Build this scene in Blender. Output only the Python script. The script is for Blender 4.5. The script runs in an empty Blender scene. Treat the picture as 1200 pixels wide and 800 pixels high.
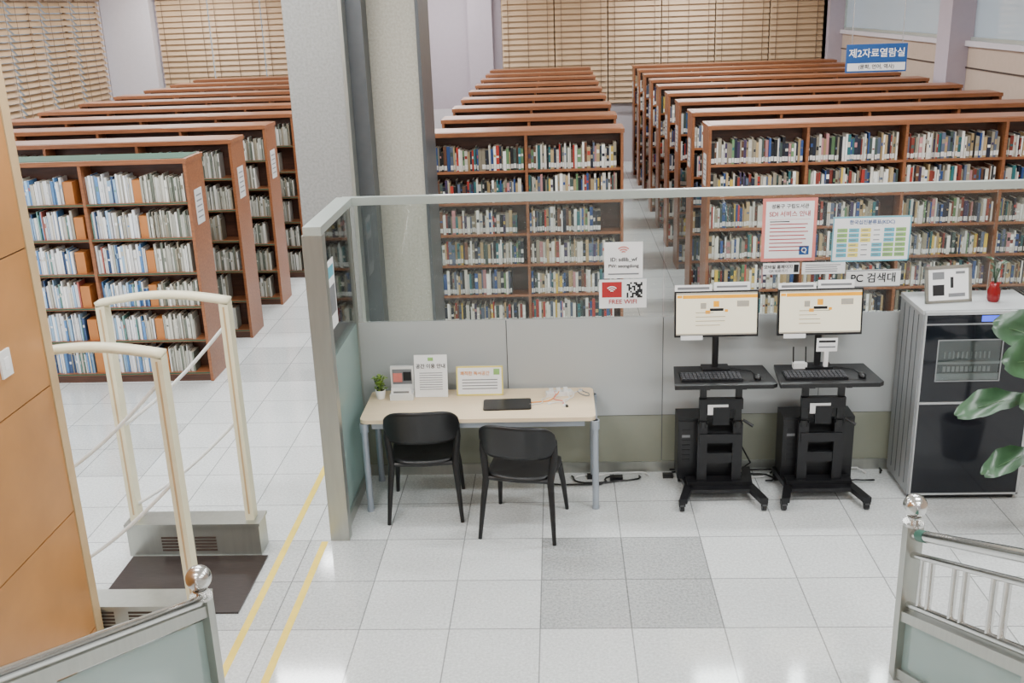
import bpy, math, random
from mathutils import Vector, Matrix
random.seed(7)
R=random.random
S=bpy.context.scene
COL=S.collection

# ---------------------------------------------------------------- materials
def newmat(name):
    m=bpy.data.materials.new(name); m.use_nodes=True
    nt=m.node_tree; nt.nodes.clear()
    return m,nt
def N(nt,t,**k):
    n=nt.nodes.new(t)
    for a,b in k.items():
        setattr(n,a,b)
    return n
def mat(name,c,rough=.5,metal=0.,var=.06,scale=12.,bump=0.,emit=0.,spec=.5,stretch=(1,1,1)):
    m,nt=newmat(name); L=nt.links
    o=N(nt,'ShaderNodeOutputMaterial'); p=N(nt,'ShaderNodeBsdfPrincipled')
    L.new(p.outputs[0],o.inputs[0])
    tc=N(nt,'ShaderNodeTexCoord'); mp=N(nt,'ShaderNodeMapping'); mp.inputs['Scale'].default_value=stretch
    L.new(tc.outputs['Object'],mp.inputs[0])
    no=N(nt,'ShaderNodeTexNoise'); no.inputs['Scale'].default_value=scale; no.inputs['Detail'].default_value=4
    L.new(mp.outputs[0],no.inputs['Vector'])
    r=N(nt,'ShaderNodeValToRGB')
    r.color_ramp.elements[0].position=.3; r.color_ramp.elements[1].position=.7
    r.color_ramp.elements[0].color=[min(1,x*(1-var)) for x in c]+[1]
    r.color_ramp.elements[1].color=[min(1,x*(1+var)) for x in c]+[1]
    L.new(no.outputs['Fac'],r.inputs[0]); L.new(r.outputs[0],p.inputs['Base Color'])
    p.inputs['Roughness'].default_value=rough; p.inputs['Metallic'].default_value=metal
    p.inputs['Specular IOR Level'].default_value=spec
    if bump:
        b=N(nt,'ShaderNodeBump'); b.inputs['Strength'].default_value=bump; b.inputs['Distance'].default_value=.01
        L.new(no.outputs['Fac'],b.inputs['Height']); L.new(b.outputs[0],p.inputs['Normal'])
    if emit:
        L.new(r.outputs[0],p.inputs['Emission Color']); p.inputs['Emission Strength'].default_value=emit
        m.cycles.emission_sampling='NONE'
    return m
def srgb(r,g,b):
    f=lambda v:(v/255/12.92 if v/255<=.04045 else ((v/255+.055)/1.055)**2.4)
    return (f(r),f(g),f(b))

def glassmat(name,tint,refl=1.0,haze=0.0,hazecol=(.7,.8,.78)):
    m,nt=newmat(name); L=nt.links
    o=N(nt,'ShaderNodeOutputMaterial'); t=N(nt,'ShaderNodeBsdfTransparent'); t.inputs[0].default_value=(*tint,1)
    g=N(nt,'ShaderNodeBsdfGlossy'); g.inputs['Roughness'].default_value=.03
    fr=N(nt,'ShaderNodeFresnel'); fr.inputs[0].default_value=1.45
    mu=N(nt,'ShaderNodeMath',operation='MULTIPLY'); mu.inputs[1].default_value=refl
    L.new(fr.outputs[0],mu.inputs[0])
    base=t
    if haze>0:
        d=N(nt,'ShaderNodeBsdfDiffuse'); d.inputs[0].default_value=(*hazecol,1)
        tl=N(nt,'ShaderNodeBsdfTranslucent'); tl.inputs[0].default_value=(*hazecol,1)
        a=N(nt,'ShaderNodeMixShader'); a.inputs[0].default_value=.4
        L.new(d.outputs[0],a.inputs[1]); L.new(tl.outputs[0],a.inputs[2])
        b=N(nt,'ShaderNodeMixShader'); b.inputs[0].default_value=haze
        L.new(t.outputs[0],b.inputs[1]); L.new(a.outputs[0],b.inputs[2]); base=b
    x=N(nt,'ShaderNodeMixShader'); L.new(mu.outputs[0],x.inputs[0]); L.new(base.outputs[0],x.inputs[1]); L.new(g.outputs[0],x.inputs[2])
    L.new(x.outputs[0],o.inputs[0])
    return m

def floormat():
    m,nt=newmat('floor_tile'); L=nt.links
    o=N(nt,'ShaderNodeOutputMaterial'); p=N(nt,'ShaderNodeBsdfPrincipled'); L.new(p.outputs[0],o.inputs[0])
    ge=N(nt,'ShaderNodeNewGeometry'); sp=N(nt,'ShaderNodeSeparateXYZ'); L.new(ge.outputs['Position'],sp.inputs[0])
    T=.555
    def M(op,a,b=None,c=None):
        n=N(nt,'ShaderNodeMath',operation=op)
        for i,v in enumerate((a,b,c)):
            if v is None: continue
            if isinstance(v,(int,float)): n.inputs[i].default_value=v
            else: L.new(v,n.inputs[i])
        return n.outputs[0]
    tx=M('DIVIDE',M('ADD',sp.outputs[0],.165),T); ty=M('DIVIDE',M('SUBTRACT',sp.outputs[1],5.37),T)
    def edge(t):
        f=M('FRACT',t); return M('MINIMUM',f,M('SUBTRACT',1.0,f))
    e=M('MINIMUM',edge(tx),edge(ty)); gr=M('LESS_THAN',e,.0075)
    cx=N(nt,'ShaderNodeCombineXYZ'); L.new(M('FLOOR',tx),cx.inputs[0]); L.new(M('FLOOR',ty),cx.inputs[1])
    wn=N(nt,'ShaderNodeTexWhiteNoise'); L.new(cx.outputs[0],wn.inputs['Vector'])
    def block(ax,ay,s):
        return M('MULTIPLY',M('MULTIPLY',M('COMPARE',tx,ax,1.0),M('COMPARE',ty,ay,1.0)),s)
    dark=M('ADD',M('ADD',block(1,1,1.),block(-3,1,.5)),M('ADD',block(-7,5,.5),block(-5,9,.5)))
    n1=N(nt,'ShaderNodeTexNoise'); n1.inputs['Scale'].default_value=55; n1.inputs['Detail'].default_value=6; n1.inputs['Roughness'].default_value=.75; L.new(ge.outputs['Position'],n1.inputs['Vector'])
    n2=N(nt,'ShaderNodeTexNoise'); n2.inputs['Scale'].default_value=1.3; L.new(ge.outputs['Position'],n2.inputs['Vector'])
    sc=M('SUBTRACT',M('ADD',.62,M('MULTIPLY',wn.outputs['Value'],.07)),M('MULTIPLY',dark,.26))
    sc=M('ADD',sc,M('MULTIPLY',M('SUBTRACT',n1.outputs['Fac'],.5),.85))
    sc=M('ADD',sc,M('MULTIPLY',M('SUBTRACT',n2.outputs['Fac'],.5),.12))
    sc=M('MULTIPLY',sc,M('SUBTRACT',1.0,M('MULTIPLY',gr,.55)))
    cc=N(nt,'ShaderNodeCombineXYZ'); L.new(M('MULTIPLY',sc,.965),cc.inputs[0]); L.new(M('MULTIPLY',sc,1.0),cc.inputs[1]); L.new(M('MULTIPLY',sc,.995),cc.inputs[2])
    L.new(cc.outputs[0],p.inputs['Base Color'])
    p.inputs['Roughness'].default_value=.09; p.inputs['Specular IOR Level'].default_value=.75
    b=N(nt,'ShaderNodeBump'); b.inputs['Strength'].default_value=.15; b.inputs['Distance'].default_value=.002; L.new(M('SUBTRACT',1.0,gr),b.inputs['Height']); L.new(b.outputs[0],p.inputs['Normal'])
    return m
def bookmat():
    m,nt=newmat('book_covers'); L=nt.links
    o=N(nt,'ShaderNodeOutputMaterial'); p=N(nt,'ShaderNodeBsdfPrincipled'); L.new(p.outputs[0],o.inputs[0])
    a=N(nt,'ShaderNodeAttribute'); a.attribute_name='Col'
    L.new(a.outputs['Color'],p.inputs['Base Color']); p.inputs['Roughness'].default_value=.5
    return m

M_floor=floormat()
M_book=bookmat()
M_wall=mat('wall_paint',srgb(200,193,197),.7,var=.02)
M_wallp=mat('beige_wall_panel',srgb(184,163,146),.6,var=.03)
M_colm=mat('column_wallpaper',srgb(136,134,130),.8,var=.14,scale=45,bump=.4)
M_colm2=mat('column_wallpaper_light',srgb(168,163,150),.8,var=.12,scale=45,bump=.4)
M_lav=mat('lavender_paint',srgb(170,158,166),.7,var=.02)
M_ceil=mat('ceiling_paint',srgb(235,235,232),.8,var=.02)
M_wood=mat('shelf_wood',srgb(138,86,54),.34,var=.22,scale=5,stretch=(1,6,12))
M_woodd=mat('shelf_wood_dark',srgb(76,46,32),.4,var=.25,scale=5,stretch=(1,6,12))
M_green=mat('green_shelf_felt',srgb(44,84,64),.7)
M_panelw=mat('maple_panel',srgb(178,124,70),.35,var=.12,scale=3,stretch=(6,1,1))
M_trimw=mat('light_trim',srgb(192,162,120),.4,var=.04)
M_dark=mat('joint_dark',srgb(60,45,35),.7)
M_steel=mat('stainless_steel',srgb(210,210,208),.2,1.,var=.04,scale=30)
M_steelb=mat('brushed_steel',srgb(165,167,160),.32,.75,var=.05,scale=30,stretch=(1,1,.1))
M_rail=mat('satin_rail',srgb(178,186,180),.3,.4,var=.03)
M_silver=mat('silver_paint',srgb(182,185,186),.35,.1,var=.03)
M_side=mat('cabinet_side_silver',srgb(146,149,151),.4,.2,var=.03)
M_dsteel=mat('dark_steel',srgb(88,91,94),.4,.5,var=.05)
M_grey=mat('grey_back_panel',srgb(176,179,178),.5,var=.015,scale=1,spec=.3)
M_low=mat('lower_glass_panel',srgb(138,140,124),.15,var=.08,scale=2)
M_cream=mat('cream_plastic',srgb(224,216,184),.4,var=.03)
M_mat=mat('walkway_mat',srgb(48,40,38),.3,var=.3,scale=14,stretch=(1,8,1))
M_yel=mat('yellow_tape',srgb(236,206,80),.5,var=.05)
M_black=mat('black_plastic',srgb(16,16,18),.38,var=.1)
M_blackm=mat('black_metal',srgb(22,22,25),.4,.2,var=.1)
M_bgloss=mat('black_glass',srgb(22,25,32),.08,var=.1)
M_table=mat('table_laminate',srgb(230,208,174),.4,var=.04,scale=4,stretch=(1,8,1))
M_leg=mat('grey_leg',srgb(160,168,178),.35,.3,var=.03)
M_white=mat('white_paper',srgb(242,242,242),.6,var=.01)
M_wp=mat('white_plastic',srgb(230,230,228),.35,var=.02)
M_keys=mat('key_grey',srgb(46,46,50),.5)
M_scr=mat('screen_white',srgb(240,232,206),.3,emit=.42,var=.01)
M_orange=mat('orange_print',srgb(225,140,40),.5)
M_scro=mat('screen_orange',srgb(240,165,20),.3,emit=.4)
M_scrg=mat('screen_grey',srgb(170,164,150),.3,emit=.2)
M_pink=mat('pink_print',srgb(220,128,118),.5)
M_redp=mat('red_print',srgb(176,40,44),.5)
M_ink=mat('ink_black',srgb(25,25,28),.6)
M_gink=mat('ink_grey',srgb(125,127,130),.6)
M_blue=mat('blue_sign',srgb(24,78,140),.5)
M_cyan=mat('cyan_print',srgb(95,175,195),.5)
M_lgreen=mat('green_print',srgb(140,185,105),.5)
M_lyel=mat('yellow_print',srgb(236,220,110),.5)
M_disp=mat('blue_display',srgb(70,90,230),.3,emit=1.2)
M_rack=mat('rack_metal',srgb(165,170,173),.4,.2)
M_rackd=mat('rack_back',srgb(98,104,108),.3)
M_leaf=mat('leaf_green',srgb(48,78,50),.35,var=.3,scale=9)
M_leafl=mat('leaf_light',srgb(130,160,66),.5,var=.2)
M_leafv=mat('leaf_vein',srgb(88,118,78),.5,var=.2)
M_stem=mat('stem_brown',srgb(95,82,56),.7,var=.2)
M_redj=mat('red_glaze',srgb(130,18,22),.15,var=.1)
M_tape=mat('green_tape',srgb(50,100,85),.5)
M_stair=mat('stair_stone',srgb(185,183,178),.5,var=.08,scale=60)
M_card=mat('label_card',srgb(205,205,204),.5,var=.02)
M_blind=mat('wood_blind_slat',srgb(182,152,118),.5,var=.05,scale=2)
M_blindd=mat('blind_tape',srgb(120,98,76),.6)
M_glass=glassmat('clear_glass',(.92,.95,.94),1.2,haze=.012)
M_frost=glassmat('frosted_glass',(.50,.64,.62),.8,haze=.75,hazecol=(.47,.60,.57))
M_lamp=mat('lamp_diffuser',(1,1,1),.5,emit=7.)
M_winglass=glassmat('window_glass',(.8,.85,.88),.8,haze=.5,hazecol=(.7,.75,.78))
M_pot=mat('white_pot',srgb(238,236,230),.4)
M_planter=mat('grey_planter',srgb(150,150,148),.6)
M_soil=mat('soil',srgb(60,45,35),.9)

# ---------------------------------------------------------------- mesh builder
class MB:
    def __init__(s): s.v=[];s.f=[];s.m=[];s.mats=[];s.sm=[];s.X=Matrix.Identity(4)
    def mi(s,m):
        if m not in s.mats: s.mats.append(m)
        return s.mats.index(m)
    def add(s,vs,fs,m,smooth=False):
        b=len(s.v); s.v+= [tuple(s.X@Vector(v)) for v in vs]; k=s.mi(m)
        for f in fs: s.f.append(tuple(i+b for i in f)); s.m.append(k); s.sm.append(smooth)
    def box(s,x0,x1,y0,y1,z0,z1,m):
        s.add([(x0,y0,z0),(x1,y0,z0),(x1,y1,z0),(x0,y1,z0),(x0,y0,z1),(x1,y0,z1),(x1,y1,z1),(x0,y1,z1)],
              [(0,3,2,1),(4,5,6,7),(0,1,5,4),(1,2,6,5),(2,3,7,6),(3,0,4,7)],m)
    def rbox(s,c,size,rot,m):
        X=s.X; s.X=X@Matrix.Translation(c)@rot; a,b,d=[q/2 for q in size]; s.box(-a,a,-b,b,-d,d,m); s.X=X
    def prism(s,poly,z0,z1,m):
        n=len(poly)
        s.add([(x,y,z0) for x,y in poly]+[(x,y,z1) for x,y in poly],
          [tuple(range(n-1,-1,-1)),tuple(range(n,2*n))]+[(i,(i+1)%n,n+(i+1)%n,n+i) for i in range(n)],m)
    def cyl(s,p0,p1,r,m,seg=14,r1=None,caps=True):
        p0=Vector(p0);p1=Vector(p1); r1=r if r1 is None else r1
        d=(p1-p0).normalized(); u=d.orthogonal().normalized(); w=d.cross(u)
        vs=[]
        for p,q in((p0,r),(p1,r1)):
            for i in range(seg):
                a=2*math.pi*i/seg; vs.append(p+u*math.cos(a)*q+w*math.sin(a)*q)
        s.add(vs,[(i,(i+1)%seg,seg+(i+1)%seg,seg+i) for i in range(seg)],m,True)
        if caps: s.add(vs,[tuple(range(seg-1,-1,-1)),tuple(range(seg,2*seg))],m)
    def tube(s,pts,r,m,seg=10):
        pts=[Vector(p) for p in pts]; n=len(pts); vs=[]
        up=None
        for k,p in enumerate(pts):
            d=(pts[min(k+1,n-1)]-pts[max(k-1,0)]).normalized()
            if up is None: up=d.orthogonal().normalized()
            up=(up-d*up.dot(d)).normalized(); w=d.cross(up)
            q=r[k] if isinstance(r,(list,tuple)) else r
            for i in range(seg):
                a=2*math.pi*i/seg; vs.append(p+up*math.cos(a)*q+w*math.sin(a)*q)
        fs=[(k*seg+i,k*seg+(i+1)%seg,(k+1)*seg+(i+1)%seg,(k+1)*seg+i) for k in range(n-1) for i in range(seg)]
        s.add(vs,fs,m,True)
        s.add(vs,[tuple(range(seg-1,-1,-1)),tuple(range((n-1)*seg,n*seg))],m)
    def sphere(s,c,r,m,sx=1,sy=1,sz=1,u=20,v=12):
        vs=[];fs=[]
        for j in range(v+1):
            t=math.pi*j/v
            for i in range(u):
                a=2*math.pi*i/u; vs.append((c[0]+r*sx*math.sin(t)*math.cos(a),c[1]+r*sy*math.sin(t)*math.sin(a),c[2]+r*sz*math.cos(t)))
        for j in range(v):
            for i in range(u): fs.append((j*u+i,(j+1)*u+i,(j+1)*u+(i+1)%u,j*u+(i+1)%u))
        s.add(vs,fs,m,True)
    def lathe(s,c,prof,m,seg=20):
        vs=[];n=len(prof)
        for r,z in prof:
            for i in range(seg):
                a=2*math.pi*i/seg; vs.append((c[0]+r*math.cos(a),c[1]+r*math.sin(a),c[2]+z))
        s.add(vs,[(k*seg+i,k*seg+(i+1)%seg,(k+1)*seg+(i+1)%seg,(k+1)*seg+i) for k in range(n-1) for i in range(seg)],m,True)
        s.add(vs,[tuple(range(seg-1,-1,-1))],m)
    def grid(s,fn,nu,nv,m,th=0.,smooth=True):
        """surface fn(u,v)->Vector, optional thickness along normal"""
        P=[[Vector(fn(i/nu,j/nv)) for i in range(nu+1)] for j in range(nv+1)]
        def nrm(i,j):
            a=P[j][min(i+1,nu)]-P[j][max(i-1,0)]; b=P[min(j+1,nv)][i]-P[max(j-1,0)][i]
            c=a.cross(b); return c.normalized() if c.length>1e-9 else Vector((0,0,1))
        W=nu+1; top=[P[j][i]+nrm(i,j)*th/2 for j in range(nv+1) for i in range(W)]
        F=[(j*W+i,j*W+i+1,(j+1)*W+i+1,(j+1)*W+i) for j in range(nv) for i in range(nu)]
        if not th: s.add(top,F,m,smooth); return
        bot=[P[j][i]-nrm(i,j)*th/2 for j in range(nv+1) for i in range(W)]
        K=len(top); vs=top+bot; F2=F+[tuple(K+q for q in reversed(f)) for f in F]
        for i in range(nu): F2.append((i,K+i,K+i+1,i+1)); a=nv*W; F2.append((a+i+1,K+a+i+1,K+a+i,a+i))
        for j in range(nv): a=j*W;b=(j+1)*W; F2.append((b,K+b,K+a,a)); F2.append((a+nu,K+a+nu,K+b+nu,b+nu))
        s.add(vs,F2,m,smooth)
    def build(s,name,loc=(0,0,0),rotz=0.,parent=None,bevel=0.,local=False):
        me=bpy.data.meshes.new(name); l=Vector(loc)
        vs=s.v if local else [tuple(Vector(v)-l) for v in s.v]
        me.from_pydata(vs,[],s.f)
        for m in s.mats: me.materials.append(m)
        me.polygons.foreach_set('material_index',s.m); me.polygons.foreach_set('use_smooth',s.sm); me.update()
        o=bpy.data.objects.new(name,me); COL.objects.link(o); o.location=loc; o.rotation_euler=(0,0,rotz)
        if parent: o.parent=parent; o.location=Vector(loc)-parent.location
        if bevel:
            b=o.modifiers.new('bevel','BEVEL'); b.width=bevel; b.segments=2; b.limit_method='ANGLE'; b.angle_limit=.7
            b.harden_normals=False
        return o
def text(body,loc,size,m,parent,name='lettering',rot=(math.pi/2,0,0),align='CENTER'):
    c=bpy.data.curves.new(name,'FONT'); c.body=body; c.size=size; c.align_x=align; c.align_y='CENTER'; c.extrude=.0004; c.offset=size*.012
    c.materials.append(m); o=bpy.data.objects.new(name,c); COL.objects.link(o)
    o.parent=parent; o.location=Vector(loc)-parent.location; o.rotation_euler=rot
    return o

# ---------------------------------------------------------------- room shell
XL,XR,YB,YF,ZC=-10.4,6.35,24.5,-3.2,4.6
b=MB(); b.box(XL-.2,XR+.2,YF-.2,YB+.2,-.15,0,M_floor); b.build('floor')
b=MB(); b.box(XL-.2,XR+.2,YF-.2,YB+.2,ZC,ZC+.15,M_ceil); b.build('ceiling')
b=MB()
SZ,TZ=1.35,4.1
b.box(XL,XR,YB,YB+.2,0,SZ,M_wall); b.box(XL,XR,YB,YB+.2,TZ,ZC,M_wall)
for a,c in((XL,-9.2),(-3.1,-1.25),(6.05,XR)): b.box(a,c,YB,YB+.2,SZ,TZ,M_lav)
b.box(XL+.02,-9.25,YB-.35,YB,0,ZC,M_wall)
b.box(-2.0,-1.45,YB-.25,YB,0,ZC,M_lav); b.box(6.05,XR,YB-.25,YB,0,ZC,M_wall)
b.build('wall_back')
b=MB()
b.box(XL-.2,XL,YF,YB,0,SZ,M_wall); b.box(XL-.2,XL,YF,YB,TZ,ZC,M_wall); b.box(XL-.2,XL,YF,10,SZ,TZ,M_wall); b.box(XL-.2,XL,24,YB,SZ,TZ,M_wall)
b.build('wall_left')
b=MB()
b.box(XR,XR+.2,YF,YB,0,2.85,M_wallp); b.box(XR,XR+.2,YF,YB,4.0,ZC,M_wallp); b.box(XR,XR+.2,YF,9,2.85,4.,M_wallp)
b.box(XR-.06,XR,9,24.3,2.78,2.86,M_wall)
b.box(XR-.02,XR,9,24.3,2.45,2.47,M_dark)
for y in (9.2,16.7,24.0):
    b.box(XR-.3,XR+.1,y,y+.55,0,ZC,M_lav)
b.build('wall_right')
b=MB(); b.box(XL,XR,YF-.2,YF,0,ZC,M_wall); b.build('wall_front')
# windows
def window(name,ax,p,a0,a1,z0,z1,n,fm=None):
    b=MB(); fm=fm or M_blindd
    def bx(u0,u1,d0,d1,za,zb,m):
        if ax=='y': b.box(u0,u1,p+d0,p+d1,za,zb,m)
        else: b.box(p+d0,p+d1,u0,u1,za,zb,m)
    bx(a0,a1,.08,.09,z0,z1,M_winglass)
    for k in range(n+1):
        u=a0+(a1-a0)*k/n; bx(u-.03,u+.03,.04,.13,z0,z1,fm)
    bx(a0,a1,.04,.13,z0,z0+.06,fm); bx(a0,a1,.04,.13,z1-.06,z1,fm)
    b.build(name)
window('window_1','y',YB,-9.2,-3.1,SZ,TZ,5)
window('window_2','y',YB,-1.25,6.05,SZ,TZ,6)
window('window_3','x',XL-.15,10,24,SZ,TZ,9)
window('window_4','x',XR-.02,9.7,24,2.85,4.0,2,M_rail)
def blind(ax,p,a0,a1,z0,z1,n,h,d,step,gap=.014):
    w=(a1-a0)/n
    for k in range(n):
        b=MB(); u0=a0+w*k+gap; u1=a0+w*(k+1)-gap
        z=z0
        while z<z1:
            if ax=='y': vs=[(u0,p-d,z-h),(u1,p-d,z-h),(u1,p+d,z+h),(u0,p+d,z+h)]
            else: vs=[(p+d,u0,z-h),(p+d,u1,z-h),(p-d,u1,z+h),(p-d,u0,z+h)]
            nrm=.005
            off=Vector((0,nrm,0)) if ax=='y' else Vector((-nrm,0,0))
            v2=vs+[tuple(Vector(v)+off) for v in vs]
            b.add(v2,[(0,1,2,3),(7,6,5,4),(0,4,5,1),(1,5,6,2),(2,6,7,3),(3,7,4,0)],M_blind)
            z+=step
        for t in (.12,.5,.88):
            u=u0+(u1-u0)*t
            if ax=='y': b.box(u-.008,u+.008,p-d-.006,p-d-.002,z0,z1,M_blindd)
            else: b.box(p+d+.002,p+d+.006,u-.008,u+.008,z0,z1,M_blindd)
        if ax=='y': b.box(u0,u1,p-.06,p+.01,z1,z1+.09,M_blindd)
        else: b.box(p-.01,p+.06,u0,u1,z1,z1+.09,M_blindd)
        b.build('window_blind')
blind('y',YB-.1,-9.2,-3.1,1.45,4.0,5,.064,.03,.125)
blind('y',YB-.1,-1.25,6.02,1.45,4.0,6,.064,.03,.125)
blind('x',XL+.1,13.0,23.9,1.45,4.0,8,.052,.05,.125,.05)

# columns
b=MB()
b.box(-2.36,-1.86,9.2,9.75,0,ZC,M_colm)
b.box(-1.86,-1.70,9.35,9.75,0,ZC,M_dsteel)
b.box(-1.74,-1.26,9.6,10.3,0,ZC,M_colm2)
b.box(-1.26,-1.23,9.58,10.35,0,ZC,M_dsteel); b.box(-1.87,-1.84,9.18,9.4,0,ZC,M_steelb)
b.build('column')

# ---------------------------------------------------------------- bookcases + books
HB,DB,BW=2.3,.47,1.05
LV=[.10+.355*i for i in range(6)]
pv=[];pf=[];pc=[]
def quad(vs,c):
    k=len(pv); pv.extend(vs); pf.append((k,k+1,k+2,k+3)); pc.append(c)
PALM=[(srgb(*c),w) for c,w in [((214,208,194),7),((240,238,230),6),((24,30,48),3.5),((20,21,26),3.5),((44,74,130),2.5),((130,52,40),2),((148,138,118),4),((64,80,74),3),((176,150,106),4),((62,46,80),1),((40,100,104),1.5),((176,52,40),1.5),((88,98,120),3),((205,172,70),1),((190,130,130),1),((100,134,90),1),((100,64,44),2)]]
PALL=[(srgb(*c),w) for c,w in [((228,230,234),9),((150,184,214),3),((88,134,186),2.2),((242,242,240),6),((200,195,180),4),((100,145,138),1),((50,74,112),1),((170,90,80),.6)]]
PALG=[(srgb(*c),w) for c,w in [((196,194,182),6),((166,166,154),5),((218,217,210),4),((108,114,102),2.5),((138,130,112),3)]]
def pick(P):
    c=random.choices([p[0] for p in P],[p[1] for p in P])[0]; k=.75+.45*R()
    return tuple(min(1,x*k) for x in c)
LAB=srgb(228,227,222)
def fill(x0,x1,z,yf,P,full=False,wm=.014,ws=.026):
    x=x0; end=x1-(0 if full else (R()*.22 if R()<.4 else R()*.04))
    hb=.22+.05*R()
    while x<end:
        w=wm+ws*R()**1.3
        if x+w>end: break
        h=min(.3,hb+(.08*R()-.04)); y0=yf+.03+.03*R(); y1=yf+.2; c=pick(P)
        x_=x+w-.0015
        quad([(x,y0,z),(x_,y0,z),(x_,y0,z+h),(x,y0,z+h)],c)
        quad([(x,y0,z+h),(x_,y0,z+h),(x_,y1,z+h),(x,y1,z+h)],srgb(200,194,178))
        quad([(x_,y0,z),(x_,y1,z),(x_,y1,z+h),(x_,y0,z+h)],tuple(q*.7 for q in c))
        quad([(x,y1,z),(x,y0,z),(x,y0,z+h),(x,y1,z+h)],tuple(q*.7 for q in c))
        if P is PALM and R()<.92:
            a=z+.012+.012*R(); quad([(x+.0015,y0-.0015,a),(x_-.0015,y0-.0015,a),(x_-.0015,y0-.0015,a+.05),(x+.0015,y0-.0015,a+.05)],LAB)
        if R()<.5:
            a=z+h*(.45+.2*R()); e=a+h*(.06+.14*R()); d=pick(P); quad([(x+.003,y0-.0015,a),(x_-.003,y0-.0015,a),(x_-.003,y0-.0015,e),(x+.003,y0-.0015,e)],d)
        x+=w
def obox(xa,xb,z,yf):
    c=srgb(184,116,58); h=.22; y0=yf+.05;y1=yf+.2
    quad([(xa,y0,z),(xb,y0,z),(xb,y0,z+h),(xa,y0,z+h)],c); quad([(xa,y0,z+h),(xb,y0,z+h),(xb,y1,z+h),(xa,y1,z+h)],c)
    quad([(xb,y0,z),(xb,y1,z),(xb,y1,z+h),(xb,y0,z+h)],c); quad([(xa,y1,z),(xa,y0,z),(xa,y0,z+h),(xa,y1,z+h)],c)
def bookcase(x0,nb,y0,kind,first=False):
    b=MB(); x1=x0+nb*BW+.03
    b.box(x0-.01,x1+.01,y0-.012,y0+DB+.012,HB-.045,HB,M_wood)
    b.box(x0+.03,x1-.03,y0+.02,y0+DB-.02,HB,HB+.004,M_green if first else M_wood)
    for k in range(nb+1):
        x=x0+k*BW
        b.box(x,x+.03,y0,y0+DB,0,HB-.045,M_wood)
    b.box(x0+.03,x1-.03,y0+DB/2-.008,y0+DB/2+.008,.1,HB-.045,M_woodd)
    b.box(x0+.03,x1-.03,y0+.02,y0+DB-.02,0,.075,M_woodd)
    for z in LV:
        for k in range(nb):
            x=x0+k*BW
            b.box(x+.03,x+BW,y0+.008,y0+DB-.008,z-.025,z,M_wood)
            if kind=='L' : b.box(x+.03,x+BW,y0+.004,y0+.008,z-.016,z-.004,M_green)
    ex=(x1+.001) if kind!='R' else (x0-.001)
    s=.004 if kind!='R' else -.004
    b.box(min(ex,ex+s),max(ex,ex+s),y0+.13,y0+.34,1.62,1.97,M_card)
    for i in range(5): b.box(min(ex+s,ex+s*1.3),max(ex+s,ex+s*1.3),y0+.16,y0+.31,1.90-.055*i,1.915-.055*i,M_gink)
    b.build('bookcase',loc=(x0,y0,0))
    for k in range(nb):
        xa=x0+k*BW+.035; xb=x0+(k+1)*BW-.005
        for i,z in enumerate(LV):
            if kind=='L':
                if (nb-k)%2==0:
                    m=xb-.14-.06*R(); fill(xa,m,z,y0,PALL,True,.008,.022); obox(m+.004,m+.10,z,y0)
                else:
                    m=xa+.44+.08*R(); fill(xa,m,z,y0,PALL,True,.008,.022); obox(m+.004,m+.085,z,y0); fill(m+.09,xb,z,y0,PALG,False,.008,.018)
            else: fill(xa,xb,z,y0,PALM)
for k in range(10):
    y=9.9+1.4*k
    nb=2 if k==0 else 4
    bookcase(-3.62-nb*BW-.03,nb,y-(.05 if k==0 else 0),'L',k==0)
    if k>0:
        bookcase(-1.42,2,y,'M'); bookcase(1.63,4,y,'R')
me=bpy.data.meshes.new('library_books'); me.from_pydata(pv,[],pf)
at=me.color_attributes.new('Col','FLOAT_COLOR','CORNER')
buf=[]
for c in pc: buf+= [c[0],c[1],c[2],1.0]*4
at.data.foreach_set('color',buf); me.materials.append(M_book)
o=bpy.data.objects.new('library_books',me); COL.objects.link(o)

# ---------------------------------------------------------------- glass partition
PY=7.57; PH=2.28; PXL=-1.6; PXR=XR
b=MB()
b.box(PXL-.03,PXR,PY-.03,PY+.03,PH-.06,PH-.001,M_rail)
b.box(PXL-.07,PXL+.05,6.48,PY,PH-.055,PH-.0,M_rail)
b.box(PXL-.08,PXL+.055,6.47,6.56,0,PH-.055,M_steelb)
b.box(PXL-.02,PXL+.02,PY-.02,PY+.02,0,PH-.06,M_steelb)
b.box(PXL-.03,PXR,PY-.025,PY+.025,0,.09,M_steelb)
seams=[PXL,-.43,.78,1.99,3.2,4.41,5.62,PXR]
b.box(PXL,PXR,PY-.002,PY+.006,.09,1.29,M_dsteel)
for a,c in zip(seams[:-1],seams[1:]):
    b.box(a+.004,c-.004,PY-.006,PY+.006,1.3,PH-.06,M_glass)
    b.box(a+.003,c-.003,PY-.012,PY-.003,.49,1.3,M_grey)
    b.box(a+.003,c-.003,PY-.01,PY-.003,.09,.485,M_low)
    b.box(a+.003,c-.003,PY+.007,PY+.012,.09,1.3,M_grey)
b.box(PXL-.006,PXL+.006,6.56,PY-.02,1.3,PH-.055,M_glass)
b.box(PXL-.006,PXL+.006,6.56,PY-.02,.09,1.3,M_frost)
b.box(PXL-.025,PXL+.025,6.56,PY-.02,0,.09,M_steelb)
b.build('glass_partition')

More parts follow.
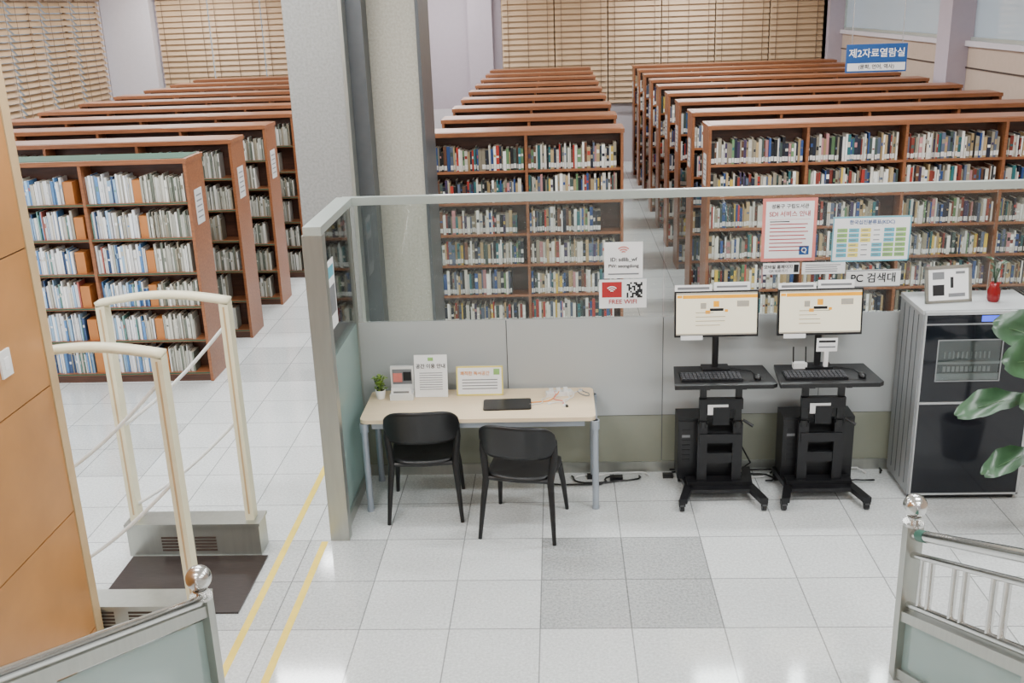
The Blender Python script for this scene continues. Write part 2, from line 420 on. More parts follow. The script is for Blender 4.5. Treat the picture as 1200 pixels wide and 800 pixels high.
# ---------------------------------------------------------------- flat signs
def panel(name,x0,x1,z0,z1,y,base,rects=(),texts=(),th=.004,frame=None):
    b=MB(); b.box(x0,x1,y-th,y,z0,z1,base); W=x1-x0;H=z1-z0
    for i,(a,c,d,e,m) in enumerate(rects):   # u0,u1,v0,v1 from top-left
        b.box(x0+a*W,x0+c*W,y-th-.0012-(.0004 if i else 0),y-th,z1-e*H,z1-d*H,m)
    cx,cz=(x0+x1)/2,(z0+z1)/2
    o=b.build(name,loc=(cx,y,cz))
    for (t,u,v,s,m) in texts: text(t,(x0+u*W,y-th-.0028,z1-v*H),s,m,o)
    return o
SY=PY-.008
lines=lambda u0,u1,v0,n,dv,m,h=.02:[(u0,u1-R()*.15*(u1-u0),v0+i*dv,v0+i*dv+h,m) for i in range(n)]
o=panel('wifi_notice',.33,.62,1.61,1.89,SY,M_white,[(.1,.9,.86,.9,M_gink)],
 [('ID: sdlib_wf',.5,.48,.042,M_ink),('PW: seongdong',.5,.66,.036,M_ink)])
b=MB()
for r in(.018,.036,.054):
    b.tube([(.475+r*math.sin(t),SY-.007,1.80+r*math.cos(t)) for t in [(-.8+1.6*i/8) for i in range(9)]],.0045,M_pink,6)
b.build('wifi_mark',parent=o,loc=(.475,SY,1.80))
rects=[(.06,.48,.08,.62,M_redp)]
for i in range(9):
    for j in range(9):
        if R()<.55: rects.append((.58+i*.037,.58+(i+1)*.037,.1+j*.06,.1+(j+1)*.06,M_ink))
o=panel('free_wifi_sign',.29,.65,1.375,1.60,SY,M_white,rects,[('FREE WIFI',.5,.78,.05,M_redp)])
b=MB()
for r in(.014,.03,.046):
    b.tube([(.387+r*math.sin(t),SY-.007,1.50+r*math.cos(t)) for t in [(-.8+1.6*i/8) for i in range(9)]],.005,M_white,6)
b.build('wifi_mark',parent=o,loc=(.387,SY,1.5))
panel('sdi_service_poster',1.50,1.90,1.715,2.19,SY,M_pink,[(.06,.94,.05,.95,M_white)]+lines(.14,.86,.4,8,.06,M_redp,.016)+[(.12,.88,.33,.335,M_pink),(.70,.88,.76,.90,M_blue),(.14,.5,.36,.375,M_ink)],
 [('성동구 구립도서관',.5,.13,.036,M_ink),('SDI 서비스 안내',.5,.25,.046,M_redp),('Q',.79,.83,.05,M_white)])
rects=[]
for i in range(6):
    for j in range(6):
        rects.append((.06+i*.15,.06+i*.15+.13,.26+j*.11,.26+j*.11+.085,[M_lgreen,M_cyan,M_lyel,M_white,M_cyan,M_lgreen][(i+ (j//3))%6]))
for i in range(6):
    for j in range(6): rects.append((.075+i*.15,.075+i*.15+.08,.29+j*.11,.31+j*.11,M_gink))
nr=[(0,1,0,.03,M_cyan),(0,1,.97,1,M_cyan),(0,.015,0,1,M_cyan),(.985,1,0,1,M_cyan)]+rects[:36]
o=panel('classification_chart',2.02,2.59,1.70,2.04,SY,M_white,nr,[('한국십진분류표(KDC)',.5,.13,.036,M_blue)])
b=MB()
for (a,c,d,e,m) in rects[36:]: b.box(2.02+a*.57,2.02+c*.57,SY-.0062,SY-.0055,2.04-e*.34,2.04-d*.34,m)
b.build('chart_entries',loc=(2.3,SY,1.87),parent=o)
panel('pc_search_sign',2.14,2.54,1.505,1.635,SY-.002,M_wp,[(0,1,0,.05,M_gink),(0,1,.95,1,M_gink)],[('PC 검색대',.5,.5,.08,M_ink)],th=.012)
panel('mobile_notice',1.52,1.79,1.615,1.70,SY,M_white,[(.85,.98,.15,.85,M_ink)],[('모바일 홈페이지',.42,.35,.032,M_ink),('QR 바로가기',.42,.72,.026,M_gink)])
panel('search_guide_notice',1.81,2.13,1.61,1.70,SY,M_white,lines(.08,.92,.2,4,.18,M_gink,.06))
b=MB(); b.box(PXL+.008,PXL+.012,6.70,6.92,1.5,1.98,M_white); b.box(PXL+.012,PXL+.013,6.72,6.90,1.86,1.94,M_cyan); b.box(PXL+.012,PXL+.013,6.72,6.90,1.6,1.8,M_gink)
b.box(PXL-.012,PXL-.008,6.70,6.92,1.5,1.98,M_white)
b.build('side_notice')

# hanging sign
b=MB(); sx,sy,sz=3.86,13.0,2.85
b.box(sx-.36,sx+.36,sy-.015,sy+.015,sz-.16,sz+.17,M_blue); b.box(sx-.345,sx+.345,sy-.018,sy-.015,sz-.14,sz-.05,M_wp)
for d in(-.3,.3): b.cyl((sx+d,sy,sz+.17),(sx+d,sy,ZC),.006,M_steel,8)
o=b.build('hanging_room_sign',loc=(sx,sy,sz))
text('제2자료열람실',(sx,sy-.02,sz+.06),.112,M_white,o); text('(문학, 언어, 역사)',(sx,sy-.022,sz-.096),.06,M_ink,o)

# ---------------------------------------------------------------- table
b=MB()
tx0,tx1,ty0,ty1,tz=-1.50,.235,6.91,7.52,.745
def rrect(x0,x1,y0,y1,r,n=5):
    P=[]
    for cx,cy,a0 in((x1-r,y0+r,-90),(x1-r,y1-r,0),(x0+r,y1-r,90),(x0+r,y0+r,180)):
        for i in range(n+1):
            a=math.radians(a0+90*i/n); P.append((cx+r*math.cos(a),cy+r*math.sin(a)))
    return P
b.prism(rrect(tx0,tx1,ty0,ty1,.05),tz-.03,tz,M_table)
b.box(tx0+.08,tx1-.08,ty0+.05,ty0+.08,tz-.09,tz-.03,M_leg); b.box(tx0+.08,tx1-.08,ty1-.08,ty1-.05,tz-.09,tz-.03,M_leg)
for x in(tx0+.03,tx1-.005):
    for y in(ty0+.02,ty1-.07):
        b.cyl((x,y,.02),(x,y,tz-.03),.024,M_leg); b.cyl((x,y,0),(x,y,.02),.028,M_leg)
        b.cyl((x,y,tz-.1),(x,y,tz-.03),.032,M_leg)
    b.box(x-.02,x+.02,ty0+.04,ty1-.09,tz-.09,tz-.04,M_leg)
b.build('reading_table',loc=((tx0+tx1)/2,(ty0+ty1)/2,0))
# items on the table
def lf(b,base,d,L,W,droop,m,n=8):
    base=Vector(base); d=Vector(d).normalized(); side=d.cross(Vector((0,0,1)))
    if side.length<.1: side=Vector((1,0,0))
    side.normalize(); up=side.cross(d).normalized()
    def fn(u,v):
        w=W*(math.sin(math.pi*min(1,v*.93+.035))**.75)*(.75+.35*v)/2
        s=(u-.5)*2
        return base+d*(L*v)+side*(s*w)+up*(abs(s)*w*.35)-Vector((0,0,1))*(droop*v*v)
    b.grid(fn,4,n,m)
b=MB(); c=(-1.41,7.36,tz)
b.lathe(c,[(.03,0),(.04,.07),(.036,.07),(.034,.06)],M_pot); b.cyl((c[0],c[1],c[2]+.05),(c[0],c[1],c[2]+.062),.034,M_soil)
for i in range(90):
    a=R()*6.28; e=R()*1.3; rr=.055*R()
    lf(b,(c[0]+rr*math.cos(a)*.7,c[1]+rr*math.sin(a)*.7,c[2]+.06+.11*R()),(math.cos(a)*math.cos(e)*.6,math.sin(a)*math.cos(e)*.6,math.sin(e)),.03+.015*R(),.024,.006,M_leafl if R()<.8 else M_leaf,3)
b.build('potted_plant',loc=c)
b=MB(); 
b.box(-1.33,-1.15,7.30,7.44,tz,tz+.05,M_wp); b.box(-1.33,-1.15,7.40,7.43,tz,tz+.24,M_wp); b.box(-1.315,-1.165,7.396,7.40,tz+.10,tz+.22,M_gink)
b.box(-1.31,-1.24,7.39,7.396,tz+.12,tz+.19,M_pink); b.box(-1.23,-1.17,7.39,7.396,tz+.13,tz+.2,M_ink); b.box(-1.315,-1.165,7.305,7.31,tz+.02,tz+.10,M_white); b.box(-1.30,-1.18,7.303,7.305,tz+.06,tz+.075,M_gink)
b.build('leaflet_holder',loc=(-1.24,7.37,tz))
def lean(name,cx,cy,z,W,H,base,rects,ang=-10,rz=0,frame=None,texts=()):
    b=MB(); b.X=Matrix.Rotation(math.radians(rz),4,'Z')@Matrix.Rotation(math.radians(ang),4,'X')
    b.box(-W/2,W/2,0,.006,0,H,base)
    if frame:
        f=.018
        b.box(-W/2-f,W/2+f,-.006,.012,-f*0,f,frame); b.box(-W/2-f,W/2+f,-.006,.012,H-f,H+f*.3,frame)
        b.box(-W/2-f,-W/2+.004,-.006,.012,0,H,frame); b.box(W/2-.004,W/2+f,-.006,.012,0,H,frame)
    for (a,c,d,e,m) in rects: b.box(-W/2+a*W,-W/2+c*W,-.0015,0,H-e*H,H-d*H,m)
    b.X=Matrix.Rotation(math.radians(rz),4,'Z')
    b.box(-W*.2,W*.2,.0,.09,0,.006,base)
    o=b.build(name,loc=(cx,cy,z+.002),local=True)
    for (t,u,v,s,m) in texts:
        c=text(t,(0,0,0),s,m,o); p=Matrix.Rotation(math.radians(rz),4,'Z')@Matrix.Rotation(math.radians(ang),4,'X')@Vector((-W/2+u*W,-.003,H-v*H)); c.location=p
        c.rotation_euler=(math.radians(90+ang),0,math.radians(rz))
    return o
lean('table_notice_sign',-1.015,7.36,tz,.255,.33,M_white,[(.42,.58,.06,.14,M_lgreen)]+[(.15,.85,.42+.055*i,.435+.055*i,M_gink) for i in range(8)],texts=[('공간 이용 안내',.5,.27,.038,M_ink)])
lean('certificate_stand',-.64,7.38,tz,.36,.23,M_white,[(0,1,0,.05,M_lyel),(0,1,.95,1,M_lyel),(0,.03,0,1,M_lyel),(.97,1,0,1,M_lyel)]+[(.12,.88,.45+.1*i,.48+.1*i,M_gink) for i in range(4)]+[(.8,.93,.1,.3,M_lgreen)],texts=[('쾌적한 독서공간',.4,.25,.034,M_orange)])
b=MB(); b.X=Matrix.Translation((-.42,7.17,tz))@Matrix.Rotation(.04,4,'Z')
b.prism(rrect(-.18,.18,-.105,.105,.02),0.001,.012,M_black); b.prism(rrect(-.165,.165,-.09,.09,.008),.012,.0125,M_black); b.build('tablet_computer',loc=(-.42,7.17,tz))
b=MB(); b.X=Matrix.Translation((-.03,7.36,tz))@Matrix.Rotation(.2,4,'Z')
b.box(-.1,.1,-.03,.03,0.001,.035,M_wp)
for i in range(3): b.box(-.075+.055*i,-.045+.055*i,-.015,.015,.035,.06,M_wp)
b.X=Matrix.Identity(4)
random.seed(21)
for k in range(7):
    x0,y0=-.10+.035*k,7.34; a=random.uniform(-2.8,-.3); 
    P=[(x0,y0,tz+.04)]
    for i in range(1,14):
        a+=random.uniform(-.7,.7); P.append((min(.2,P[-1][0]+.026*math.cos(a)),max(7.1,min(7.45,P[-1][1]+.018*math.sin(a))),tz+.006+.03*max(0,1-i/3)))
    b.tube(P,.004,[M_wp,M_pink,M_orange,M_wp,M_wp,M_wp,M_gink][k],6)
    b.rbox(Vector(P[-1]),(.03,.018,.012),Matrix.Rotation(a,4,'Z'),[M_wp,M_wp,M_black,M_wp,M_black,M_wp,M_wp][k])
b.build('power_strip_with_cables',loc=(-.03,7.36,tz))

# ---------------------------------------------------------------- chairs
def chair(x,y,rz):
    b=MB()
    def seat(u,v):
        s=(u-.5)*2; t=(v-.5)*2
        q=max(abs(s),abs(t)); 
        if q<1e-6: return (0,0,.445)
        l=(abs(s)**4+abs(t)**4)**.25; k=q/l
        X=s*k*.245*(1+.04*t); Y=t*k*.24+.02
        return (X,Y,.460-.02*(1-min(1,(s*s+t*t)*.7))-(.02*max(0,t)**3))
    b.grid(seat,16,16,M_black,.022)
    # wrap-around back shell with rounded ends
    def back(u,v):
        s=(u-.5)*2
        e=abs(s)
        zc=.755-.035*e**2.2; hh=.118*(max(0,1-e**4.5))**.5+.012
        z=zc+hh*(v*2-1)
        th=s*1.12
        X=.272*math.sin(th)/math.sin(1.12)*(1+.03*(v-.5)); Y=-.25-.05*(z-.6)/.25+ .21*(1-math.cos(th))
        return (X,Y,z)
    b.grid(back,26,10,M_black,.018)
    for sx in(-1,1):
        b.tube([(sx*.27,-.285,0),(sx*.25,-.235,.25),(sx*.232,-.19,.44),(sx*.245,-.165,.54),(sx*.256,-.155,.64),(sx*.258,-.15,.74)],[.014,.02,.025,.026,.026,.018],M_black,12)
        b.tube([(sx*.258,.27,0),(sx*.24,.225,.25),(sx*.215,.18,.44)],[.014,.02,.025],M_black,12)
        b.tube([(sx*.225,-.19,.44),(sx*.22,.18,.435)],.016,M_black,8)
    b.tube([(-.225,-.19,.44),(0,-.2,.435),(.225,-.19,.44)],.016,M_black,8)
    b.tube([(-.215,.18,.43),(.215,.18,.43)],.014,M_black,8)
    b.build('black_chair',loc=(x,y,0),rotz=rz,local=True)
chair(-1.04,7.0,math.radians(3)); chair(-.29,6.71,math.radians(-11))

# ---------------------------------------------------------------- computer search stations
def kiosk(cx,mx,tw,cy=7.1):
    b=MB(); b.X=Matrix.Translation((cx,cy,0))
    for sx in(-1,1):
        for (x,y) in((sx*.30,-.23),(sx*.26,.27)):
            b.cyl((x-.016,y,.034),(x+.016,y,.034),.034,M_black,14); b.box(x-.024,x+.024,y-.024,y+.024,.045,.08,M_blackm)
        b.prism([(sx*.325,-.26),(sx*.265,-.26),(sx*.19,.0),(sx*.225,.29),(sx*.285,.29),(sx*.255,.0)][::sx],.07,.11,M_blackm)
        b.box(sx*.13-.036,sx*.13+.036,-.01,.04,.1,.60,M_blackm)
        b.box(sx*.13-.024,sx*.13+.024,.0,.03,.6,.955,M_black)
        b.cyl((sx*.13,.015,.57),(sx*.13,.015,.62),.036,M_black,10)
        b.box(sx*.13-.02,sx*.13+.02,-.18,.2,.935,.958,M_blackm)
    b.box(-.24,.24,-.04,.07,.105,.14,M_blackm); b.box(-.22,.22,-.11,-.02,.08,.11,M_blackm)
    b.box(-.16,.16,.0,.03,.28,.36,M_blackm); b.box(-.16,.16,-.02,.03,.72,.80,M_blackm); b.box(-.06,.06,-.03,.0,.60,.74,M_blackm)
    b.cyl((.16,-.03,.64),(.23,-.06,.60),.012,M_black,8)
    b.box(-.10,.05,-.026,-.022,.68,.76,M_white)
    b.prism([(-.365,-.22),(.33,-.22),(.365,-.19),(.33,.2),(-.33,.2),(-.365,-.19)],.955,.985,M_black)
    b.box(-.15,.15,-.02,.015,.45,.52,M_blackm)
    t0,t1=tw
    b.box(t0,t1,.10,.31,.14,.60,M_blackm); b.box(t0+.005,t1-.005,.095,.10,.2,.58,M_black)
    for i in range(7): b.box(t0+.03,t0+.09,.092,.096,.25+.04*i,.27+.04*i,M_gink if i==5 else M_blackm)
    b.box(t0,t1,.1,.31,.105,.14,M_blackm)
    b.box(-.31,.13,-.14,.02,.986,1.0,M_black)
    for r in range(5):
        for c in range(15):
            b.box(-.303+c*.0287,-.28+c*.0287,-.134+r*.03,-.110+r*.03,1.0,1.007,M_keys)
    b.sphere((.24,-.09,.995),.03,M_black,sx=.9,sy=1.5,sz=.8)
    b.tube([(.24,-.05,.99),(.22,.06,.99),(.1,.12,.99),(.02,.16,.99)],.003,M_black,6)
    dx=mx-cx
    b.box(dx-.10,dx+.10,.08,.2,.985,1.0,M_blackm); b.cyl((dx,.15,.99),(dx,.17,1.35),.024,M_blackm,12); b.box(dx-.05,dx+.05,.145,.2,1.3,1.45,M_blackm)
    b.X=Matrix.Translation((mx,cy+.13,1.235))@Matrix.Rotation(math.radians(-5),4,'X')
    W,H=.305,.345
    b.box(-W,W,0,.035,0,H,M_black); b.box(-W+.012,W-.012,-.002,0,.018,H-.012,M_scr)
    def q(u0,u1,v0,v1,m): b.box(-W+.012+u0*.586,-W+.012+u1*.586,-.003,-.002,H-.012-v1*.316,H-.012-v0*.316,m)
    q(0,1,0,.035,M_scrg); q(.08,1,.055,.135,M_scro); q(.01,.07,.06,.12,M_scro); q(.46,.53,.2,.34,M_scro); q(.3,.37,.24,.38,M_scrg)
    for i in range(4): q(.24,.45+.2*R(),.46+.1*i,.48+.1*i,M_scrg)
    q(.36,.42,.42,.50,M_scro); q(.60,.64,.40,.46,M_scro); q(.75,.9,.2,.34,M_scrg); q(0,1,.965,1,M_scrg)
    b.box(-W,-W+.27,.0,.006,H,H+.045,M_white); b.box(-W+.02,-W+.25,-.001,0,H+.012,H+.03,M_gink)
    b.box(-.02,.24,.01,.016,H,H+.06,M_white); b.box(0,.22,.009,.01,H+.02,H+.035,M_gink)
    b.box(-.26,-.1,-.004,.0,-.02,.012,M_white)
    b.X=Matrix.Identity(4)
    b.tube([(cx+.05,cy+.3,.55),(cx+.15,cy+.36,.4),(cx+.3,cy+.34,.12),(cx+.2,cy+.38,.02),(cx-.1,cy+.36,.012)],.007,M_black,6)
    o=b.build('computer_search_station',loc=(cx,cy,0),bevel=0)
    return o
kiosk(1.165,1.135,(-.30,.17)); o=kiosk(1.91,1.885,(-.26,.27))
b=MB(); b.box(1.86,2.01,7.19,7.20,1.12,1.22,M_white); b.box(1.875,1.995,7.188,7.19,1.19,1.205,M_ink); b.box(1.875,1.995,7.188,7.19,1.15,1.16,M_gink); b.box(1.92,1.95,7.19,7.22,1.001,1.12,M_white)
b.build('note_card',loc=(1.91,7.2,1),parent=o)
b=MB(); b.box(1.70,1.80,7.19,7.24,.988,1.03,M_wp)
for d in(0,.09): b.cyl((1.705+d,7.22,1.03),(1.70+d,7.22,1.15),.005,M_black,6)
b.build('wifi_router',loc=(1.75,7.2,1),parent=o)
b=MB()
for k in range(12):
    a=R()*6; x,y=random.uniform(.3,2.5),7.45; P=[(x,y,.012)]
    for i in range(16):
        a+=random.uniform(-.7,.7); P.append((min(2.5,P[-1][0]+.05*math.cos(a)),min(7.52,max(7.3,P[-1][1]+.03*math.sin(a))),.010+.002*k))
    b.tube(P,.007,M_black if k%4 else M_wp,6)
b.box(.36,.46,7.38,7.43,.0,.035,M_black); b.box(.18,.26,7.42,7.46,0,.035,M_black); b.box(.78,.86,7.42,7.47,0,.03,M_black)
b.build('floor_cables')

# ---------------------------------------------------------------- book steriliser cabinet
b=MB(); cx0,cx1,cy0,cy1,ch=2.545,3.36,7.0,7.5,1.47
b.box(cx0,cx1,cy0+.02,cy1,.04,ch-.03,M_side)
b.box(cx0-.004,cx1+.004,cy0+.015,cy1+.005,ch-.03,ch,M_silver)
b.box(cx0+.03,cx1-.03,cy0+.04,cy1-.03,0,.04,M_black)
for x in(cx0+.05,cx1-.05): b.cyl((x,cy0+.06,0),(x,cy0+.06,.039),.03,M_black)
for i in range(4): b.box(cx0-.003,cx0,cy0+.1+.1*i,cy0+.105+.1*i,.1,1.42,M_dsteel)
b.box(cx0+.02,cx1-.02,cy0,cy0+.02,1.375,1.438,M_bgloss); b.box(cx0+.40,cx0+.56,cy0-.003,cy0,1.387,1.43,M_disp)
b.box(cx0+.012,cx1-.012,cy0-.006,cy0+.016,1.44,1.462,M_silver)
b.box(cx0+.02,cx1-.02,cy0-.006,cy0,1.366,1.376,M_side)
wx0,wx1,wz0,wz1=cx0+.12,cx0+.56,.95,1.25
b.box(cx0+.02,wx0,cy0-.004,cy0+.02,.79,1.366,M_bgloss); b.box(wx1,cx1-.02,cy0-.004,cy0+.02,.79,1.366,M_bgloss)
b.box(wx0,wx1,cy0-.004,cy0+.02,wz1,1.366,M_bgloss); b.box(wx0,wx1,cy0-.004,cy0+.02,.79,wz0,M_bgloss)
b.box(wx0,wx1,cy0+.018,cy0+.0195,wz0,wz1,M_rackd)
b.box(wx0,wx1,cy0+.005,cy0+.018,wz0+.12,wz0+.14,M_rack); b.box(wx0,wx1,cy0+.005,cy0+.018,wz0,wz0+.05,M_rack)
for i in range(11):
    x=wx0+.05+i*.031
    b.box(x,x+.01,cy0+.012,cy0+.018,wz0+.16,wz1-.09,M_rack)
    b.box(x,x+.02,cy0+.012,cy0+.018,wz0+.06,wz0+.10,M_rack)
for (a,c,d,e) in((wx0-.008,wx1+.008,wz0-.008,wz0),(wx0-.008,wx1+.008,wz1,wz1+.008),(wx0-.008,wx0,wz0,wz1),(wx1,wx1+.008,wz0,wz1)): b.box(a,c,cy0-.008,cy0-.004,d,e,M_side)
b.box(wx0,wx1,cy0-.003,cy0-.001,wz0,wz1,M_glass)
b.box(cx0+.02,cx1-.02,cy0-.004,cy0+.02,.06,.765,M_bgloss)
b.box(cx0+.015,cx1-.015,cy0-.006,cy0+.02,.768,.785,M_silver); b.box(cx0+.015,cx1-.015,cy0-.006,cy0+.02,.045,.06,M_silver)
b.box(cx0+.012,cx0+.02,cy0-.006,cy0+.02,.045,1.438,M_silver); b.box(cx1-.03,cx1-.012,cy0-.006,cy0+.02,.045,1.438,M_silver)
b.build('book_sterilizer_cabinet',loc=(cx0,cy0,0))
lean('framed_notice',2.78,7.2,ch,.31,.26,M_white,[(.12,.4,.15,.35,M_gink),(.12,.4,.5,.8,M_ink),(.55,.62,.3,.6,M_ink),(.68,.9,.15,.22,M_gink),(.5,.9,.75,.85,M_gink)],ang=-12,rz=8,frame=M_steelb)
b=MB(); c=(3.10,7.22,ch)
b.lathe(c,[(.035,0),(.045,.02),(.045,.08),(.032,.11),(.032,.14),(.028,.14),(.028,.1)],M_redj)
for i in range(14):
    a=R()*6.28; h=.06+.16*R(); e=(c[0]+.04*math.cos(a),c[1]+.04*math.sin(a),c[2]+.13+h)
    b.tube([(c[0],c[1],c[2]+.12),((c[0]+e[0])/2,(c[1]+e[1])/2,c[2]+.13+h*.6),e],.002,M_leaf,5)
    lf(b,e,(math.cos(a),math.sin(a),.6),.05,.025,.01,M_leaf,4)
b.build('small_plant_in_red_jar',loc=c)

# ---------------------------------------------------------------- big leafy plant at right
b=MB(); px,py=3.22,6.2
b.lathe((px,py,0),[(.13,0),(.17,.32),(.15,.32),(.145,.28)],M_planter,28); b.cyl((px,py,.25),(px,py,.285),.148,M_soil,20)
b.tube([(px,py,.27),(px+.02,py+.01,.8),(px-.01,py-.02,1.3),(px,py,1.6)],[.018,.015,.012,.008],M_stem,10)
def bigleaf(tip,z0,L,W,dr,roll=.8):
    base=Vector((px,py,z0)); t=Vector(tip); d=t-base; k=max(0,1-L/d.length); s=base+d*k
    b.tube([base,base+d*k*.5+Vector((0,0,.02)),s],.006,M_leaf,6)
    d=(t-s).normalized(); side0=d.cross(Vector((0,0,1))).normalized(); up0=side0.cross(d)
    side=side0*math.cos(roll)+up0*math.sin(roll); up=up0*math.cos(roll)-side0*math.sin(roll)
    def fn(u,v):
        w=W*(math.sin(math.pi*min(1,v*.93+.035))**.7)*(.7+.4*v)/2*(1+.06*math.sin(v*22)); q=(u-.5)*2
        return s+d*(L*v)+side*(q*w)+up*(abs(q)*w*.3+.012*math.sin(v*9+q*3))-Vector((0,0,1))*(dr*v*v)
    b.grid(fn,6,16,M_leaf)
    b.tube([s+d*(L*v)-Vector((0,0,1))*(dr*v*v)+up*.002 for v in [i/10 for i in range(11)]],[.004*(1-i/12) for i in range(11)],M_leafv,5)
bigleaf((2.48,6.12,1.12),1.16,.46,.22,.08,.45)
bigleaf((2.70,6.05,1.46),1.34,.40,.30,.05,.9)
bigleaf((2.72,6.30,1.62),1.42,.38,.28,.03,.9)
bigleaf((2.80,5.95,1.20),1.26,.38,.24,.05,1.0)
bigleaf((2.66,6.05,.72),.82,.40,.20,.06,.4)
bigleaf((2.88,5.95,.98),1.0,.30,.2,.06,.9)
bigleaf((3.25,5.8,1.6),1.4,.35,.22,.05); bigleaf((3.6,6.1,1.4),1.2,.35,.22,.05); bigleaf((3.5,6.5,1.2),1.0,.35,.22,.05); bigleaf((3.35,5.85,1.1),.9,.35,.22,.05); bigleaf((3.1,6.5,1.75),1.55,.3,.2,.02)
b.build('fiddle_leaf_fig',loc=(px,py,0))

# ---------------------------------------------------------------- security gates
def gate(yc,dx,hb,H,name='security_gate'):
    b=MB(); x0,x1=-3.07+dx,-2.13+dx; xl,xr=x0+.05,x1-.07
    y0,y1=yc-.09,yc+.09
    b.box(x0,x1,y0,y1,0,hb-.02,M_steelb); b.box(x0-.01,x1+.01,y0-.01,y1+.01,hb-.02,hb,M_steelb)
    for k in(0,1):
        for i in range(5):
            xx=x0+.24+.24*k; b.box(xx,xx+.15,y0-.003,y0,.04+.024*i,.053+.024*i,M_dark)
    for x in(xl,xr):
        b.box(x-.03,x+.03,yc-.045,yc+.045,hb,H,M_cream)
        b.box(x-.006,x+.006,yc-.047,yc-.045,hb+.05,H-.02,M_trimw)
    n=20
    def arch(u,v):
        x=xl-.03+(xr-xl+.06)*u; return (x,yc-.045+.09*v,H+.01+.05*math.sin(math.pi*u))
    b.grid(arch,n,1,M_cream,.035)
    def bar(za,zb):
        p=Vector((xr,yc,za)); q=Vector((xl,yc,zb)); m_=[p.lerp(q,i/10)+Vector((0,0,-.05*math.sin(math.pi*i/10))) for i in range(11)]
        b.tube(m_,.012,M_wp,8)
    bar(H-.14,.95); bar(1.0,.35)
    b.build(name,loc=((x0+x1)/2,yc,0))
gate(6.37,0,.25,1.82); gate(5.44,-.10,.19,1.77)
b=MB(); b.box(-3.04,-2.08,5.55,6.26,0,.012,M_mat); b.build('walkway_mat',loc=(-2.56,5.9,0))
b=MB(); b.box(-2.012,-1.965,3.9,7.9,0,.002,M_yel); b.build('yellow_floor_tape')
b=MB(); b.box(-1.745,-1.698,3.9,6.46,0,.002,M_yel); b.build('yellow_floor_tape')

# ---------------------------------------------------------------- wood wall
b=MB(); wx=-2.85
b.box(wx-.13,wx-.01,YF,5.30,0,ZC,M_dark)
zz=[0,.12,.9,1.68,2.46,3.24,4.02,ZC]
yy=[5.24,3.9,2.5,1.1,-.3,-1.7,-3.15]
for a,c in zip(zz[:-1],zz[1:]):
    for p,q in zip(yy[:-1],yy[1:]): b.box(wx-.02,wx,q+.004,p-.004,a+.004,c-.004,M_panelw)
b.box(wx-.14,wx+.006,5.24,5.32,0,ZC,M_trimw)
b.box(wx-.15,wx-.13,YF,5.32,0,ZC,M_panelw)
b.build('wall_wood_panel')
b=MB(); b.box(wx+.001,wx+.012,4.78,4.88,1.88,2.02,M_wp); b.box(wx+.012,wx+.016,4.81,4.85,1.92,1.98,M_white); b.build('wall_switch',loc=(wx,4.83,1.95))

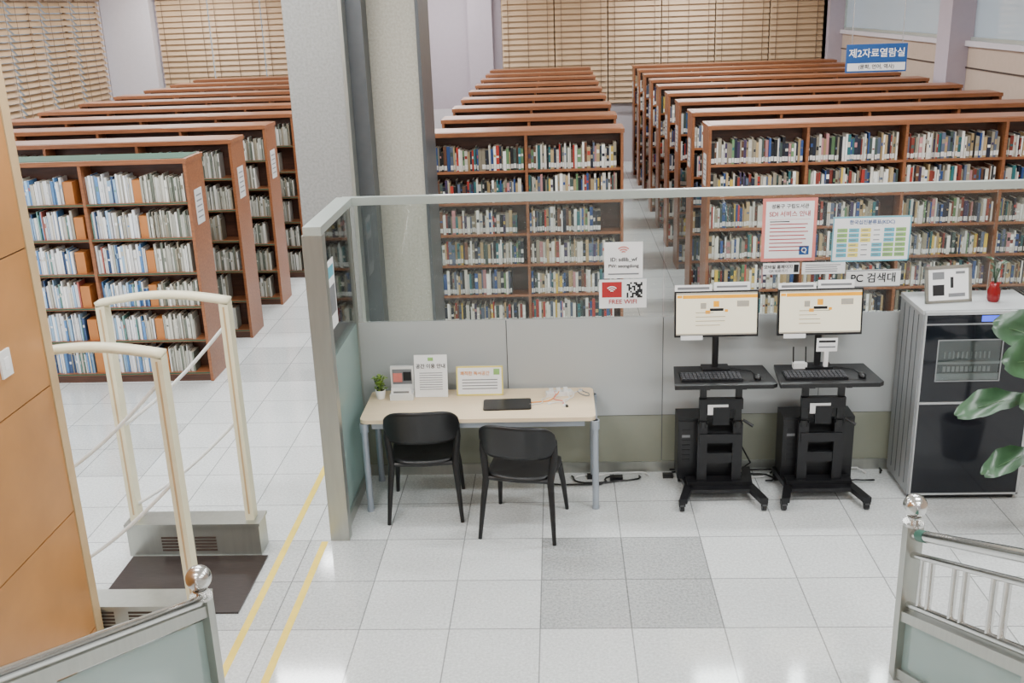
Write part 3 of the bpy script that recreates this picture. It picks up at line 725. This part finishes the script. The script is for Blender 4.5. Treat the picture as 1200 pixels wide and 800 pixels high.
# ---------------------------------------------------------------- stairs and railings
b=MB()
for i in range(12):
    y1=4.1-.35*i; b.box(-1.66,1.72,y1-.35-.02,y1,0 if i==0 else .167*i-.05,.167*(i+1),M_stair); b.box(-1.66,1.72,y1-.05,y1-.02,.167*(i+1),.167*(i+1)+.003,M_steelb)
b.box(-2.7,3.2,-3.1,-.1,1.85,2.006,M_stair)
b.build('staircase')
def railing(x,yn,left):
    b=MB(); s=.47; ye=.05
    zt=1.0
    b.box(x-.042,x+.042,yn-.04,yn+.04,0,zt-.06,M_steelb); b.cyl((x,yn,zt-.06),(x,yn,zt-.045),.055,M_steel,20); b.cyl((x,yn,zt-.045),(x,yn,zt),.022,M_steel); b.cyl((x,yn,zt-.02),(x,yn,zt-.01),.036,M_steel,18)
    b.sphere((x,yn,zt+.05),.062,M_steel,u=28,v=18)
    def rail(z,r,m=M_steel,e=ye,y0=None): 
        yy=yn if y0 is None else y0
        b.tube([(x,yy,z),(x,yy-.02,z+.01),(x,e,z+s*(yn-e))],r,m,14)
    def slab(za,zb,t,m):
        y0,y1=yn-.04,ye
        vs=[]
        for y in(y0,y1):
            o=s*(yn-y)
            for xx in(x-t,x+t):
                for z in (za,zb): vs.append((xx,y,z+o if not(z==0) else o))
        b.add(vs,[(0,1,3,2),(4,6,7,5),(0,4,5,1),(2,3,7,6),(0,2,6,4),(1,5,7,3)],m)
    if left:
        slab(.84,.90,.035,M_steelb); rail(.92,.03); slab(.06,.82,.006,M_frost); slab(0.,.06,.03,M_steelb)
    else:
        rail(.88,.03); rail(.76,.018); rail(.46,.02); slab(.36,.42,.035,M_steelb); slab(.06,.36,.006,M_frost); slab(0.,.06,.03,M_steelb)
        b.tube([(x,yn-.1,.88+.047),(x,yn-.2,.88+.094)],.032,M_tape,14)
        k=0; y=yn-.18
        while y>ye:
            o=s*(yn-y); b.cyl((x,y,.46+o),(x,y,.76+o),.016,M_steel,10); k+=1; y-= .12 if k%2 else .28
    y=yn-1.4
    while y>ye: o=s*(yn-y); b.box(x-.03,x+.03,y-.03,y+.03,o,o+(.86),M_steelb); y-=1.3
    b.build('stair_railing',loc=(x,yn,0))
railing(-1.76,4.24,True); railing(1.83,4.9,False)

# ---------------------------------------------------------------- ceiling lamps
for y in(-1,2,5,8,11,14,17,20,23):
    for x in(-8.0,-2.6,2.8):
        b=MB(); b.box(x-1.22,x+1.22,y-.17,y+.17,ZC-.05,ZC,M_wp); b.box(x-1.18,x+1.18,y-.14,y+.14,ZC-.055,ZC-.05,M_lamp)
        o=b.build('ceiling_lamp',loc=(x,y,ZC))
        l=bpy.data.lights.new('lamp_light','AREA'); l.shape='RECTANGLE'; l.size=2.4; l.size_y=.3; l.energy=122; l.color=(.965,.99,1)
        lo=bpy.data.objects.new('lamp_light',l); COL.objects.link(lo); lo.parent=o; lo.location=(0,0,-.07)
w=bpy.data.worlds.new('sky'); S.world=w; w.use_nodes=True
bg=w.node_tree.nodes['Background']; bg.inputs[0].default_value=(.85,.93,1,1); bg.inputs[1].default_value=2.2

# ---------------------------------------------------------------- camera
cam=bpy.data.cameras.new('camera'); co=bpy.data.objects.new('camera',cam); COL.objects.link(co)
cam.sensor_width=36; cam.lens=36.0; cam.clip_end=200
co.matrix_world=Matrix.Translation((0,0,3.6))@Matrix.Rotation(math.radians(2.94),4,'Z')@Matrix.Rotation(math.radians(90-18.13),4,'X')@Matrix.Rotation(math.radians(-2.0),4,'Z')
S.camera=co
